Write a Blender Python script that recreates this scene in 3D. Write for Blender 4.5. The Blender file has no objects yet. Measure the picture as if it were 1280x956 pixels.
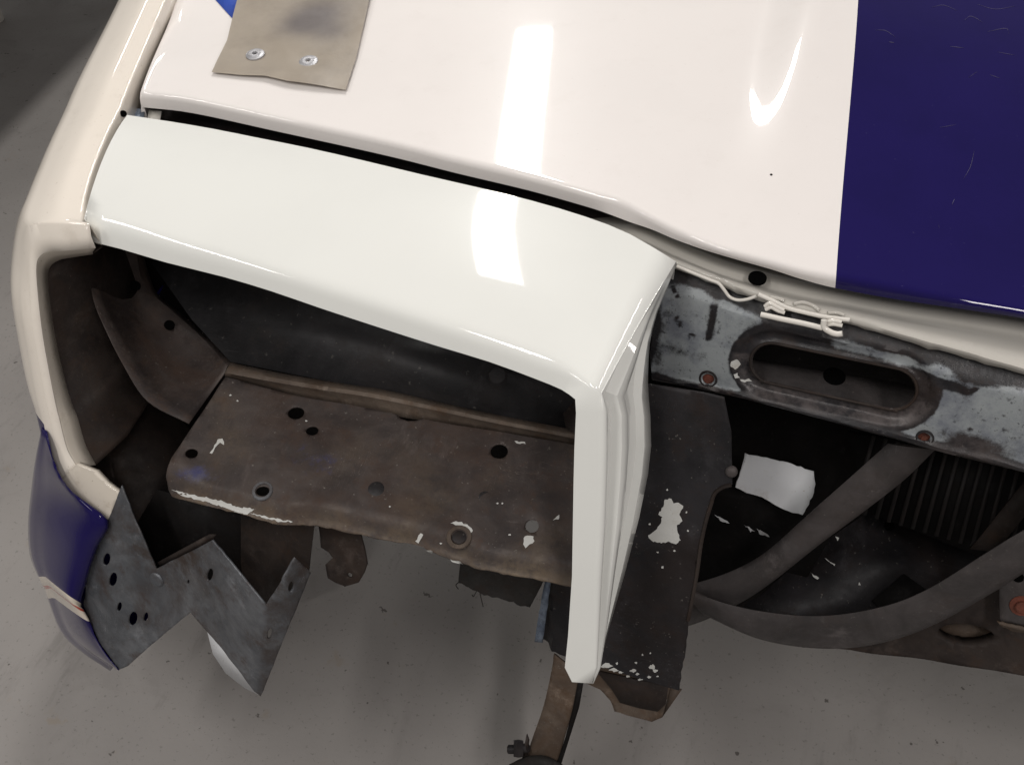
import bpy, bmesh, math, random
import numpy as np
from mathutils import Vector, Matrix, noise
from mathutils.bvhtree import BVHTree
random.seed(7)
SC = bpy.context.scene
COL = SC.collection

# ------------------------------------------------------------------ camera
F = 1200.0
PITCH, YAW = math.radians(45), math.radians(16.6)
d = np.array([-math.sin(YAW)*math.cos(PITCH), math.cos(YAW)*math.cos(PITCH), -math.sin(PITCH)])
r = np.array([math.cos(YAW), math.sin(YAW), 0.0])
u = np.cross(r, d)
CAM = np.array([0, 0, .85]) - .85*d
cam = bpy.data.cameras.new('camera')
cam.sensor_width = 36; cam.lens = 36*F/1280; cam.clip_start = .02; cam.clip_end = 100
co = bpy.data.objects.new('camera', cam); COL.objects.link(co)
co.matrix_world = Matrix([[r[0], u[0], -d[0], CAM[0]], [r[1], u[1], -d[1], CAM[1]], [r[2], u[2], -d[2], CAM[2]], [0, 0, 0, 1]])
SC.camera = co

# ------------------------------------------------------------------ light
W = bpy.data.worlds.new("World"); SC.world = W; W.use_nodes = True
W.node_tree.nodes['Background'].inputs[0].default_value = (1.0, .965, .93, 1)
W.node_tree.nodes['Background'].inputs[1].default_value = .12
def area(name, loc, aim, sx, sy, power, col, rz=None):
    l = bpy.data.lights.new(name, 'AREA'); l.shape = 'RECTANGLE'; l.size = sx; l.size_y = sy
    l.energy = power; l.color = col
    o = bpy.data.objects.new(name, l); COL.objects.link(o); o.location = loc
    if rz is not None: o.rotation_euler = (0, 0, rz)
    else: o.rotation_euler = (Vector(aim)-Vector(loc)).to_track_quat('-Z', 'Y').to_euler()
    return o
area('tube_or_fill_light', (-.62, 1.72, 2.6), None, .14, 1.24, 19, (1, .97, .93), rz=math.radians(11))
area('tube_or_fill_light', (1.7, .75, 2.6), None, .14, 1.24, 7, (1, .93, .90), rz=math.radians(11))  # added fill light for the right side, no known fixture
area('tube_or_fill_light', (-2.78, 2.45, 2.6), None, .12, .95, 5, (1, .95, .90), rz=math.radians(11))
area('tube_or_fill_light', (-.62, -1.25, 2.6), None, .16, 1.24, 12, (1, .97, .93), rz=math.radians(11))  # added fill light for the front faces and the floor ahead
area('tube_or_fill_light', (-1.9, -.75, 2.6), None, .16, 1.24, 8, (1, .96, .92), rz=math.radians(11))  # added fill light for the floor at the front left
area('tube_or_fill_light', (.95, -1.3, 2.6), None, .16, 1.24, 13, (1, .95, .92), rz=math.radians(11))  # added fill light for the floor under the nose and the post side
SC.view_settings.view_transform = 'Standard'
SC.view_settings.look = 'None'; SC.view_settings.gamma = 1
SC.view_settings.exposure = 0.84
SC.render.engine = 'CYCLES'
SC.cycles.max_bounces = 8

# ------------------------------------------------------------------ geometry from the measured camera
def ray(x, y): return d + r*((x-640)/F) - u*((y-478)/F)
class Plane:
    def __init__(s, p, n):
        s.p = np.array(p, float); n = np.array(n, float); s.n = n/np.linalg.norm(n)
    def off(s, h): return Plane(s.p + s.n*h, s.n)
    def at(s, x, y):
        v = ray(x, y); t = ((s.p-CAM) @ s.n)/(v @ s.n); return CAM + v*t
    def frame(s):
        e1 = np.cross([0, 0, 1.0], s.n)
        if np.linalg.norm(e1) < 1e-4: e1 = np.array([1.0, 0, 0])
        e1 = e1/np.linalg.norm(e1); return e1, np.cross(s.n, e1)
def atY(x, y, yy): v = ray(x, y); return CAM + v*((yy-CAM[1])/v[1])
def atX(x, y, xx): v = ray(x, y); return CAM + v*((xx-CAM[0])/v[0])
def atZ(x, y, z): v = ray(x, y); return CAM + v*((z-CAM[2])/v[2])
TOP = Plane((0, 0, .85), (0, -.15, 1))               # hood and nose skin
NOSE = TOP.at(752, 492); FEN = TOP.at(30, 280)
KL = .40                                             # lean of the headlight face
_a = FEN-NOSE; _b = np.array([0, -KL, -1.0])
_n = np.cross(_a, _b); _n = _n/np.linalg.norm(_n)
if _n[1] > 0: _n = -_n
FACE = Plane(NOSE, _n)                               # plane of the headlight opening, faces forward and up
def thruface(p, x, y): return Plane(p, FACE.n).at(x, y)

def cr(P, n):
    P = np.array(P, float); out = []
    Q = np.vstack([2*P[0]-P[1], P, 2*P[-1]-P[-2]])
    for i in range(len(P)-1):
        p0, p1, p2, p3 = Q[i:i+4]
        for k in range(n):
            t = k/n
            out.append(.5*(2*p1+(p2-p0)*t+(2*p0-5*p1+4*p2-p3)*t*t+(3*p1-p0-3*p2+p3)*t**3))
    out.append(P[-1]); return np.array(out)
def lin(A, B, n): return [np.array(A)*(1-i/n)+np.array(B)*(i/n) for i in range(n+1)]
def sm(a, b, x):
    t = min(1, max(0, (x-a)/(b-a))); return t*t*(3-2*t)

# ------------------------------------------------------------------ materials
class NT:
    def __init__(s, name):
        s.m = bpy.data.materials.new(name); s.m.use_nodes = True
        s.t = s.m.node_tree; s.N = s.t.nodes; s.L = s.t.links
        s.b = s.N['Principled BSDF']
        s.tc = s.N.new('ShaderNodeTexCoord').outputs['Object']
    def link(s, a, b): s.L.new(a, b)
    def val(s, sock, v):
        if hasattr(v, 'is_output') or isinstance(v, bpy.types.NodeSocket): s.L.new(v, sock)
        else: sock.default_value = v
    def noise(s, scale, detail=4, rough=.6, stretch=None, dist=0, off=0):
        n = s.N.new('ShaderNodeTexNoise'); n.inputs['Scale'].default_value = scale
        n.inputs['Detail'].default_value = detail; n.inputs['Roughness'].default_value = rough
        n.inputs['Distortion'].default_value = dist
        mp = s.N.new('ShaderNodeMapping'); s.L.new(s.tc, mp.inputs[0])
        mp.inputs['Location'].default_value = (off, off*.7, off*1.3)
        if stretch: mp.inputs['Scale'].default_value = stretch
        s.L.new(mp.outputs[0], n.inputs['Vector'])
        return n.outputs['Fac']
    def ramp(s, fac, a, b, va=0., vb=1.):
        n = s.N.new('ShaderNodeMapRange'); n.interpolation_type = 'SMOOTHSTEP'
        s.L.new(fac, n.inputs[0])
        for i, v in zip((1, 2, 3, 4), (a, b, va, vb)): n.inputs[i].default_value = v
        return n.outputs[0]
    def mix(s, fac, a, b):
        n = s.N.new('ShaderNodeMix'); n.data_type = 'RGBA'
        s.val(n.inputs[0], fac)
        for k, v in ((6, a), (7, b)):
            if isinstance(v, tuple): n.inputs[k].default_value = (*v[:3], 1)
            else: s.L.new(v, n.inputs[k])
        return n.outputs[2]
    def math(s, op, a, b=0.):
        n = s.N.new('ShaderNodeMath'); n.operation = op
        s.val(n.inputs[0], a); s.val(n.inputs[1], b); return n.outputs[0]
    def attr(s, name):
        n = s.N.new('ShaderNodeAttribute'); n.attribute_name = name; return n.outputs['Fac']
    def bump(s, h, strength, dist=.001):
        n = s.N.new('ShaderNodeBump'); n.inputs['Strength'].default_value = strength
        n.inputs['Distance'].default_value = dist
        s.L.new(h, n.inputs['Height']); s.L.new(n.outputs[0], s.b.inputs['Normal'])
    def color(s, c): s.val(s.b.inputs['Base Color'], (*c, 1) if isinstance(c, tuple) else c)
    def set(s, rough=None, metal=None, coat=None, spec=None):
        if rough is not None: s.val(s.b.inputs['Roughness'], rough)
        if metal is not None: s.val(s.b.inputs['Metallic'], metal)
        if coat is not None:
            s.b.inputs['Coat Weight'].default_value = coat; s.b.inputs['Coat Roughness'].default_value = .03
        if spec is not None: s.b.inputs['Specular IOR Level'].default_value = spec

def paint(name, c, rough=.3, coat=1., dirt=0., dcol=(.25, .19, .12), peel=.012):
    t = NT(name)
    n = t.noise(9, 5); f = t.ramp(n, .35, .75, 0, .5)
    col = t.mix(f, c, tuple(v*.955 for v in c))
    if dirt:
        m = t.math('MULTIPLY', t.ramp(t.noise(26, 8, .7), .52, .78), dirt)
        col = t.mix(m, col, dcol)
        sp = t.math('MULTIPLY', t.ramp(t.noise(240, 2, .5), .70, .78), min(1, dirt*1.6))
        col = t.mix(sp, col, dcol)
    t.color(col); t.set(rough, 0, coat, .05 if coat > .5 else .4)
    t.b.inputs['Coat Roughness'].default_value = .038
    t.bump(t.noise(160, 2), peel, .002)
    return t.m
def metal(name, c1, c2, rust=(.10, .05, .025), rustamt=.4, rough=.55, met=.35, scale=14, speck=(.3, .28, .25), speckamt=.35, bump=.3, off=0, wearcol=None, wearcol2=None, dust_lit_col=None, spec=.35):
    t = NT(name)
    n1 = t.noise(scale, 8, .68, off=off, dist=.4)
    col = t.mix(t.ramp(n1, .34, .68), c1, c2)
    n2 = t.noise(scale*2.3, 9, .72, off=off+3)
    m = t.math('MULTIPLY', t.ramp(n2, .50, .70), rustamt)
    col = t.mix(m, col, rust)
    big = t.noise(scale*.45, 6, .7, off=off+13, dist=.8)
    col = t.mix(t.math('MULTIPLY', t.ramp(big, .46, .66), rustamt*.9), col, tuple(v*.8 for v in rust))
    n4 = t.noise(scale*1.4, 7, .75, stretch=(1, .3, 1), off=off+8)
    col = t.mix(t.math('MULTIPLY', t.ramp(n4, .55, .72), .45), col, tuple(min(1, v*2.1+.01) for v in c2))
    # fine scratches: thin bands of a stretched noise
    for k_, st in enumerate(((6, .5, 1), (.6, 5, 2))):
        sn = t.noise(scale*2.2, 3, .5, stretch=st, off=off+21+k_*7, dist=1.2)
        band = t.math('MULTIPLY', t.ramp(sn, .492, .5), t.ramp(sn, .508, .5))
        band = t.math('MULTIPLY', band, t.ramp(t.noise(scale*.8, 3, .5, off=off+31+k_), .5, .68))
        col = t.mix(t.math('MULTIPLY', band, speckamt), col, tuple(min(1, v*2.6+.02) for v in c2))
    n3 = t.noise(scale*16, 3, .6, off=off+5)
    s = t.math('MULTIPLY', t.ramp(n3, .66, .74), speckamt)
    col = t.mix(s, col, speck)
    if dust_lit_col:
        w = t.attr('dust_lit')
        wn = t.math('MULTIPLY', w, t.ramp(t.noise(38, 8, .75, off=off+17), .34, .62))
        col = t.mix(wn, col, dust_lit_col)
    if wearcol:
        w = t.attr('wear')
        wn = t.math('ADD', w, t.math('MULTIPLY', t.math('SUBTRACT', t.noise(60, 10, .82, off=off+9), .5), 1.25))
        k = t.ramp(wn, .34, .72)
        wc = t.mix(t.ramp(t.noise(22, 6, .7, off=2), .4, .7), wearcol, wearcol2 or wearcol)
        wc = t.mix(t.math('MULTIPLY', t.ramp(t.noise(150, 5, .75), .57, .68), .75), wc, c1)
        wc = t.mix(t.math('MULTIPLY', t.ramp(t.noise(34, 8, .8, stretch=(1, 2.2, .6), off=6), .56, .66), .7), wc, c2)
        col = t.mix(k, col, wc)
    t.color(col)
    t.set(t.ramp(n2, .3, .75, rough-.12, rough+.2), met, None, spec)
    t.bump(t.noise(scale*9, 6, .7), bump, .0012)
    return t.m

M = {}
M['white_hood'] = paint('white_paint', (.79, .752, .73), dirt=.05)
M['white_nose'] = paint('fresh_white_paint', (.75, .755, .725), dirt=.0)
M['white_fender'] = paint('cream_paint', (.77, .71, .635), dirt=.18)
M['white_flange'] = paint('dirty_cream_paint', (.66, .60, .52), rough=.45, coat=.3, dirt=.55)
M['white_sheet'] = paint('grey_white_primer', (.60, .61, .63), rough=.6, coat=0., dirt=.5, peel=.1)
M['chip'] = paint('chipped_white', (.50, .50, .48), rough=.75, coat=0., dirt=.5, peel=.1)
M['red'] = paint('red_pinstripe', (.45, .05, .02), peel=.01)
M['stripe_cream'] = paint('cream_stripe', (.66, .59, .50), peel=.01)
M['rust'] = metal('brown_bare_steel', (.033, .026, .025), (.066, .052, .047), (.070, .040, .027), .5, .58, .2, 16, wearcol=(.045, .045, .115), wearcol2=(.12, .11, .105), dust_lit_col=(.17, .125, .08))
M['rustdark'] = metal('dark_brown_steel', (.017, .0125, .0115), (.038, .029, .025), (.046, .027, .018), .5, .65, .1, 15, speckamt=.12, dust_lit_col=(.12, .09, .06), spec=.25)
M['tan'] = metal('dusty_brown_steel', (.062, .046, .036), (.13, .10, .078), (.085, .048, .026), .6, .7, .1, 17, speckamt=.3)
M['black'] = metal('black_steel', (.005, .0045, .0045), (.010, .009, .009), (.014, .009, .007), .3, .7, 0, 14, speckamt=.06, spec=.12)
M['hole'] = paint('hole_black', (.003, .003, .003), rough=.9, coat=0, peel=0)  # black that paints the darkness of holes onto plain discs
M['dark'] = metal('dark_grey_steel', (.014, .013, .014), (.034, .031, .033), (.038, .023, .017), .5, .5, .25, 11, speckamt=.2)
M['baffle'] = metal('grimy_dark_panel', (.011, .0105, .012), (.024, .0225, .025), (.026, .015, .011), .45, .55, .1, 13, speckamt=.3, spec=.25)
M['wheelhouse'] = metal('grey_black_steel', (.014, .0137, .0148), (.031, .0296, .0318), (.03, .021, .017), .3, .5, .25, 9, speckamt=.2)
M['grey'] = metal('grey_bare_steel', (.072, .077, .087), (.150, .157, .170), (.066, .043, .034), .75, .46, .35, 15, speckamt=.3, dust_lit_col=(.050, .036, .030))
M['tube'] = metal('grey_brown_bar', (.040, .036, .036), (.078, .069, .069), (.055, .038, .031), .3, .55, .2, 12, speckamt=.2)
M['support'] = metal('worn_black_paint', (.008, .008, .010), (.021, .020, .023), (.08, .042, .024), .22, .36, .15, 17, speckamt=.25, wearcol=(.28, .30, .31), wearcol2=(.14, .152, .18), dust_lit_col=(.115, .098, .096))
M['gap'] = paint('grey_white_lip_paint', (.50, .48, .44), rough=.4, coat=.6, dirt=.1)
M['wire'] = paint('painted_wire', (.70, .67, .62), rough=.35, coat=.5, dirt=.2)
M['hole'].node_tree.nodes['Principled BSDF'].inputs['Specular IOR Level'].default_value = 0
M['rustred'] = metal('red_rust', (.10, .028, .018), (.17, .05, .03), (.06, .03, .02), .5, .8, 0, 60)
M['zinc'] = metal('bright_rivet', (.52, .52, .54), (.42, .42, .44), (.3, .3, .3), .2, .42, .55, 60, speckamt=.1)
M['bluemetal'] = metal('blue_grey_edge', (.09, .115, .16), (.20, .235, .29), (.04, .04, .05), .7, .45, .2, 45)
M['rubber'] = metal('black_rubber', (.010, .009, .008), (.018, .016, .015), (.03, .016, .01), .3, .8, 0, 30, speckamt=.1)
M['tape'] = paint('blue_tape', (.02, .07, .42), rough=.6, coat=0, peel=.3)

t = NT('blue_paint')
n = t.noise(7, 4)
col = t.mix(t.ramp(n, .3, .7), (.0075, .0045, .062), (.0095, .0055, .074))
sc = t.math('MULTIPLY', t.ramp(t.noise(300, 2, .5), .74, .80), .25)
col = t.mix(sc, col, (.10, .09, .20))
t.color(col); t.set(.5, 0, 1, 0.); t.b.inputs['Coat Roughness'].default_value = .03
t.bump(t.noise(160, 2), .012, .002)
t.b.inputs['Coat IOR'].default_value = 1.36
M['blue'] = t.m
t = NT('scratch'); t.color((.055, .046, .12)); t.set(.6); M['scratch'] = t.m

t = NT('painted_concrete')
col = t.mix(t.ramp(t.noise(2.2, 6, .6), .3, .7), (.258, .242, .231), (.296, .278, .265))
col = t.mix(t.math('MULTIPLY', t.ramp(t.noise(6, 8, .7, dist=.6, off=4), .56, .74), .22), col, (.11, .10, .095))
col = t.mix(t.math('MULTIPLY', t.ramp(t.noise(9, 7, .7, stretch=(1.6, .35, 1), off=2), .58, .72), .35), col, (.10, .092, .087))
col = t.mix(t.math('MULTIPLY', t.ramp(t.noise(13, 5, .65, off=11), .63, .72), .30), col, (.25, .185, .115))
col = t.mix(t.math('MULTIPLY', t.ramp(t.noise(130, 3, .65, off=6), .61, .68), .36), col, (.065, .058, .055))
col = t.mix(t.math('MULTIPLY', t.ramp(t.noise(240, 2, .6, off=16), .61, .68), .28), col, (.29, .27, .25))
col = t.mix(t.math('MULTIPLY', t.ramp(t.noise(42, 3, .6, off=21), .70, .725), .8), col, (.06, .05, .045))
t.color(col); t.set(t.ramp(t.noise(5, 6), .3, .7, .42, .62))
t.bump(t.noise(90, 6, .7), .25, .002)
M['floor'] = t.m

t = NT('smoky_vinyl')
col = t.mix(t.ramp(t.noise(14, 6, .65), .35, .7), (.36, .31, .25), (.29, .25, .205))
col = t.mix(t.attr('wear'), col, (.12, .11, .12))
t.color(col); t.set(t.ramp(t.noise(20, 5), .3, .7, .28, .5), 0, .3)
t.b.inputs['Transmission Weight'].default_value = .12
t.bump(t.noise(30, 4), .25, .004)
M['vinyl'] = t.m
def finmat():
    t = NT('radiator_fin'); t.color(t.mix(t.ramp(t.noise(40, 5), .4, .7), (.006, .004, .004), (.013, .008, .007))); t.set(.7); return t.m
M['fin'] = finmat()

# ------------------------------------------------------------------ builders
ROOT = bpy.data.objects.new('car', None); COL.objects.link(ROOT)
ROOT['label'] = "white car front corner with blue bonnet stripe and an empty headlight opening"
ROOT['category'] = "car"
def link(name, me, parent=ROOT, mats=(), label=None):
    o = bpy.data.objects.new(name, me); COL.objects.link(o)
    for m in mats: me.materials.append(M[m])
    if parent is not None: o.parent = parent
    if label: o['label'] = label
    return o
def smooth(o, ang=35):
    o.data.shade_smooth()
    o.data.set_sharp_from_angle(angle=math.radians(ang))
def mods(o, th=0, off=-1., bev=0, seg=3, ang=30, sub=0):
    if bev:
        b = o.modifiers.new('bevel', 'BEVEL'); b.width = bev; b.segments = seg; b.limit_method = 'ANGLE'; b.angle_limit = math.radians(ang); b.harden_normals = False
    if th:
        s = o.modifiers.new('thickness', 'SOLIDIFY'); s.thickness = th; s.offset = off; s.use_even_offset = False
    if sub:
        s = o.modifiers.new('sub', 'SUBSURF'); s.levels = sub; s.render_levels = sub
class GB:
    def __init__(s): s.bm = bmesh.new()
    def grid(s, rows, mat=None, flip=False):
        V = [[s.bm.verts.new(tuple(p)) for p in row] for row in rows]
        for i in range(len(V)-1):
            for j in range(len(V[0])-1):
                q = [V[i][j], V[i][j+1], V[i+1][j+1], V[i+1][j]]
                if flip: q.reverse()
                try: f = s.bm.faces.new(q)
                except ValueError: continue
                if mat: f.material_index = mat(i, j) if callable(mat) else mat
        return V
    def done(s, name, mats, parent=ROOT, merge=.0004, face_to=None, **k):
        bmesh.ops.remove_doubles(s.bm, verts=s.bm.verts, dist=merge)
        bmesh.ops.dissolve_degenerate(s.bm, edges=s.bm.edges, dist=1e-5)
        bmesh.ops.recalc_face_normals(s.bm, faces=s.bm.faces)
        # make the skin's outside look at the camera side
        tot = sum((f.normal.dot(Vector(CAM)-f.calc_center_median()))*f.calc_area() for f in s.bm.faces)
        if tot < 0: bmesh.ops.reverse_faces(s.bm, faces=s.bm.faces)
        me = bpy.data.meshes.new(name); s.bm.to_mesh(me); s.bm.free()
        lab = k.pop('label', None); ang = k.pop('sharp', 40)
        o = link(name, me, parent, mats, lab); smooth(o, ang); mods(o, **k); return o
def patch(name, rows, nu, nv, mats, parent=ROOT, disp=None, **k):
    R = [cr(row, nu) for row in rows]
    R = np.array(R); cols = [cr(R[:, j], nv) for j in range(R.shape[1])]
    G = np.array(cols).transpose(1, 0, 2)
    if disp is not None: G = disp(G)
    g = GB(); mat = k.pop('mat', None); g.grid(G, mat); return g.done(name, mats, parent, **k)

def ell(cx, cy, rx, ry, n=20, rot=0.):
    c, s_ = math.cos(rot), math.sin(rot)
    return [(cx+rx*math.cos(a)*c-ry*math.sin(a)*s_, cy+rx*math.cos(a)*s_+ry*math.sin(a)*c) for a in [2*math.pi*i/n for i in range(n)]]
def rough_poly(P, amp, step=6., seed=0, only=None):
    rnd = random.Random(seed); out = []
    n = len(P)
    for i in range(n):
        a, b = P[i], P[(i+1) % n]; L = math.dist(a, b)
        out.append(a)
        if only is not None and i not in only: continue
        k = max(1, int(L/step))
        for j in range(1, k):
            t_ = j/k; out.append((a[0]+(b[0]-a[0])*t_+rnd.uniform(-amp, amp), a[1]+(b[1]-a[1])*t_+rnd.uniform(-amp, amp)))
    return out
def sheet(name, poly, pl, th, mats, parent=ROOT, holes=(), step=0, disp=None, attr=None, label=None, bev=0., sharp=35, side=-1., warp=None, alongray=False):
    e1, e2 = pl.frame()
    def uv(p):
        q = pl.at(*p)-pl.p; return (q @ e1, q @ e2)
    P = [uv(p) for p in poly]; H = [[uv(p) for p in h] for h in holes]
    cu = bpy.data.curves.new('c', 'CURVE'); cu.dimensions = '2D'; cu.fill_mode = 'BOTH'
    for L in [P]+H:
        sp = cu.splines.new('POLY'); sp.points.add(len(L)-1); sp.use_cyclic_u = True
        for i, (a, b) in enumerate(L): sp.points[i].co = (a, b, 0, 1)
    tmp = bpy.data.objects.new('tmp', cu); me = bpy.data.meshes.new_from_object(tmp)
    bpy.data.objects.remove(tmp); bpy.data.curves.remove(cu)
    bm = bmesh.new(); bm.from_mesh(me); bpy.data.meshes.remove(me)
    bmesh.ops.remove_doubles(bm, verts=bm.verts, dist=1e-6)
    if step:
        us = [p[0] for p in P]; vs = [p[1] for p in P]
        for ax, lo, hi in ((0, min(us), max(us)), (1, min(vs), max(vs))):
            c = lo+step*.53
            while c < hi:
                co_ = (c, 0, 0) if ax == 0 else (0, c, 0); no = (1, 0, 0) if ax == 0 else (0, 1, 0)
                bmesh.ops.bisect_plane(bm, geom=bm.verts[:]+bm.edges[:]+bm.faces[:], dist=1e-6, plane_co=co_, plane_no=no)
                c += step
    bm.verts.ensure_lookup_table()
    vals = []
    for v in bm.verts:
        a, b = v.co.x, v.co.y
        vals.append(attr(a, b) if attr else 0.)
        w = disp(a, b) if disp else 0.
        q = pl.p+e1*a+e2*b
        q = q-(q-CAM)/np.linalg.norm(q-CAM)*w if alongray else q+pl.n*w
        v.co = Vector(warp(q) if warp else q)
    bmesh.ops.recalc_face_normals(bm, faces=bm.faces)
    tot = sum(f.normal.dot(Vector(CAM)-f.calc_center_median()) for f in bm.faces)
    if tot < 0: bmesh.ops.reverse_faces(bm, faces=bm.faces)
    me = bpy.data.meshes.new(name); bm.to_mesh(me); bm.free()
    if attr:
        if isinstance(vals[0], tuple):
            for nm, k_ in (('wear', 0), ('dust_lit', 1)):
                at = me.attributes.new(nm, 'FLOAT', 'POINT'); at.data.foreach_set('value', [v[k_] for v in vals])
        else:
            at = me.attributes.new('wear', 'FLOAT', 'POINT'); at.data.foreach_set('value', vals)
    o = link(name, me, parent, mats, label); smooth(o, sharp); mods(o, th=th, off=side, bev=bev)
    return o
def uvof(pl, x, y):
    e1, e2 = pl.frame(); q = pl.at(x, y)-pl.p; return np.array([q @ e1, q @ e2])
_bv = {}
def flake(poly, pl, parent, mat='chip', lift=.0006, seed=0, amp=1.2, name='paint_flake', step=3.):
    o = sheet(name, rough_poly(poly, amp, step, seed), pl, 0, [mat], parent, step=.006)
    if parent is not ROOT:
        if parent.name not in _bv:
            me = parent.data; _bv[parent.name] = BVHTree.FromPolygons([v.co.copy() for v in me.vertices], [tuple(p.vertices) for p in me.polygons])
        for v in o.data.vertices:
            dr_ = (v.co-Vector(CAM)).normalized(); h = _bv[parent.name].ray_cast(Vector(CAM), dr_)
            if h[0] is not None: v.co = h[0]-dr_*.0005
    return o
def blob(x, y, a, b, seed):
    rnd = random.Random(seed); n = 11
    return [(x+a*math.cos(2*math.pi*i/n)*rnd.uniform(.45, 1.25), y+b*math.sin(2*math.pi*i/n)*rnd.uniform(.45, 1.25)) for i in range(n)]
def tube(name, pts, rad, mat, parent=ROOT, n=10, k=6, flat=1., up=None, label=None, taper=None):
    P = cr(pts, k); g = bmesh.new(); rings = []
    prev = None
    for i, p in enumerate(P):
        tg = P[min(i+1, len(P)-1)]-P[max(i-1, 0)]; tg = tg/np.linalg.norm(tg)
        ref = np.array(up if up is not None else (0, 0, 1.)) if prev is None or up is not None else prev
        b = ref-tg*(ref @ tg)
        if np.linalg.norm(b) < 1e-4: b = np.array([1., 0, 0])-tg*tg[0]
        b = b/np.linalg.norm(b); a = np.cross(tg, b); prev = b
        rr = rad*(taper(i/(len(P)-1)) if taper else 1)
        rings.append([g.verts.new(tuple(p+a*rr*math.cos(q)+b*rr*flat*math.sin(q))) for q in [2*math.pi*j/n for j in range(n)]])
    for A, B in zip(rings, rings[1:]):
        for j in range(n): g.faces.new((A[j], A[(j+1) % n], B[(j+1) % n], B[j]))
    g.faces.new(rings[0][::-1]); g.faces.new(rings[-1])
    bmesh.ops.recalc_face_normals(g, faces=g.faces)
    me = bpy.data.meshes.new(name); g.to_mesh(me); g.free()
    o = link(name, me, parent, [mat], label); smooth(o, 50); return o
def lathe(name, c, axis, prof, mat, parent, n=24, label=None):
    ax = Vector(axis).normalized(); q = ax.to_track_quat('Z', 'Y'); g = bmesh.new(); R = []
    for (rr, h) in prof:
        R.append([g.verts.new(Vector(c)+q @ Vector((rr*math.cos(a), rr*math.sin(a), h))) for a in [2*math.pi*i/n for i in range(n)]])
    for A, B in zip(R, R[1:]):
        for j in range(n): g.faces.new((A[j], A[(j+1) % n], B[(j+1) % n], B[j]))
    bmesh.ops.remove_doubles(g, verts=g.verts, dist=1e-6)
    bmesh.ops.recalc_face_normals(g, faces=g.faces)
    me = bpy.data.meshes.new(name); g.to_mesh(me); g.free()
    o = link(name, me, parent, [mat], label); smooth(o, 40); return o

# ------------------------------------------------------------------ floor
g = bmesh.new()
vs = [g.verts.new(p) for p in ((-7, -4, 0), (5, -4, 0), (5, 7, 0), (-7, 7, 0))]; g.faces.new(vs)
me = bpy.data.meshes.new('floor'); g.to_mesh(me); g.free()
fl = link('floor', me, None, ['floor']); fl['kind'] = 'structure'

# ------------------------------------------------------------------ stand-in for an unknown object left of the car; unseen top added for shade
def stand():
    t = bpy.data.objects.new('corner_stand_in', None); COL.objects.link(t); t.location = (-2.5, 1.7, 0)
    t['label'] = "stand-in for an unidentified object at the top left corner, pale round foot, unseen top added to shade the floor"; t['category'] = "stand"
    O = np.array([-2.5, 1.7, 0])
    E_ = [(-1.38, .5), (-1.75, 2.85), (-2.95, 2.7), (-2.6, .3)]  # unseen top, outlined to cast the floor shadow
    bm = bmesh.new()
    lo = [bm.verts.new((x-O[0], y-O[1], .78)) for x, y in E_]; hi = [bm.verts.new((x-O[0], y-O[1], .82)) for x, y in E_]
    bm.faces.new(lo[::-1]); bm.faces.new(hi)
    for i in range(4): bm.faces.new((lo[i], lo[(i+1) % 4], hi[(i+1) % 4], hi[i]))
    bmesh.ops.bevel(bm, geom=bm.edges[:], offset=.006, segments=2, affect='EDGES')
    me = bpy.data.meshes.new('unseen_shade_top'); bm.to_mesh(me); bm.free(); link('unseen_shade_top', me, t, ['dark'])
    foot = atZ(-8, 26, 0)
    for x, y in ((foot[0], foot[1]), (-2.5, .5), (-1.98, 2.72), (-2.85, 2.62)):
        c = np.array([x, y, 0])-O
        lg = lathe('leg', c, (0, 0, 1), [(0, .0), (.034, .0), (.036, .006), (.036, .05), (.026, .06), (.024, .78)], 'gap', t, 24)
stand()

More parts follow.
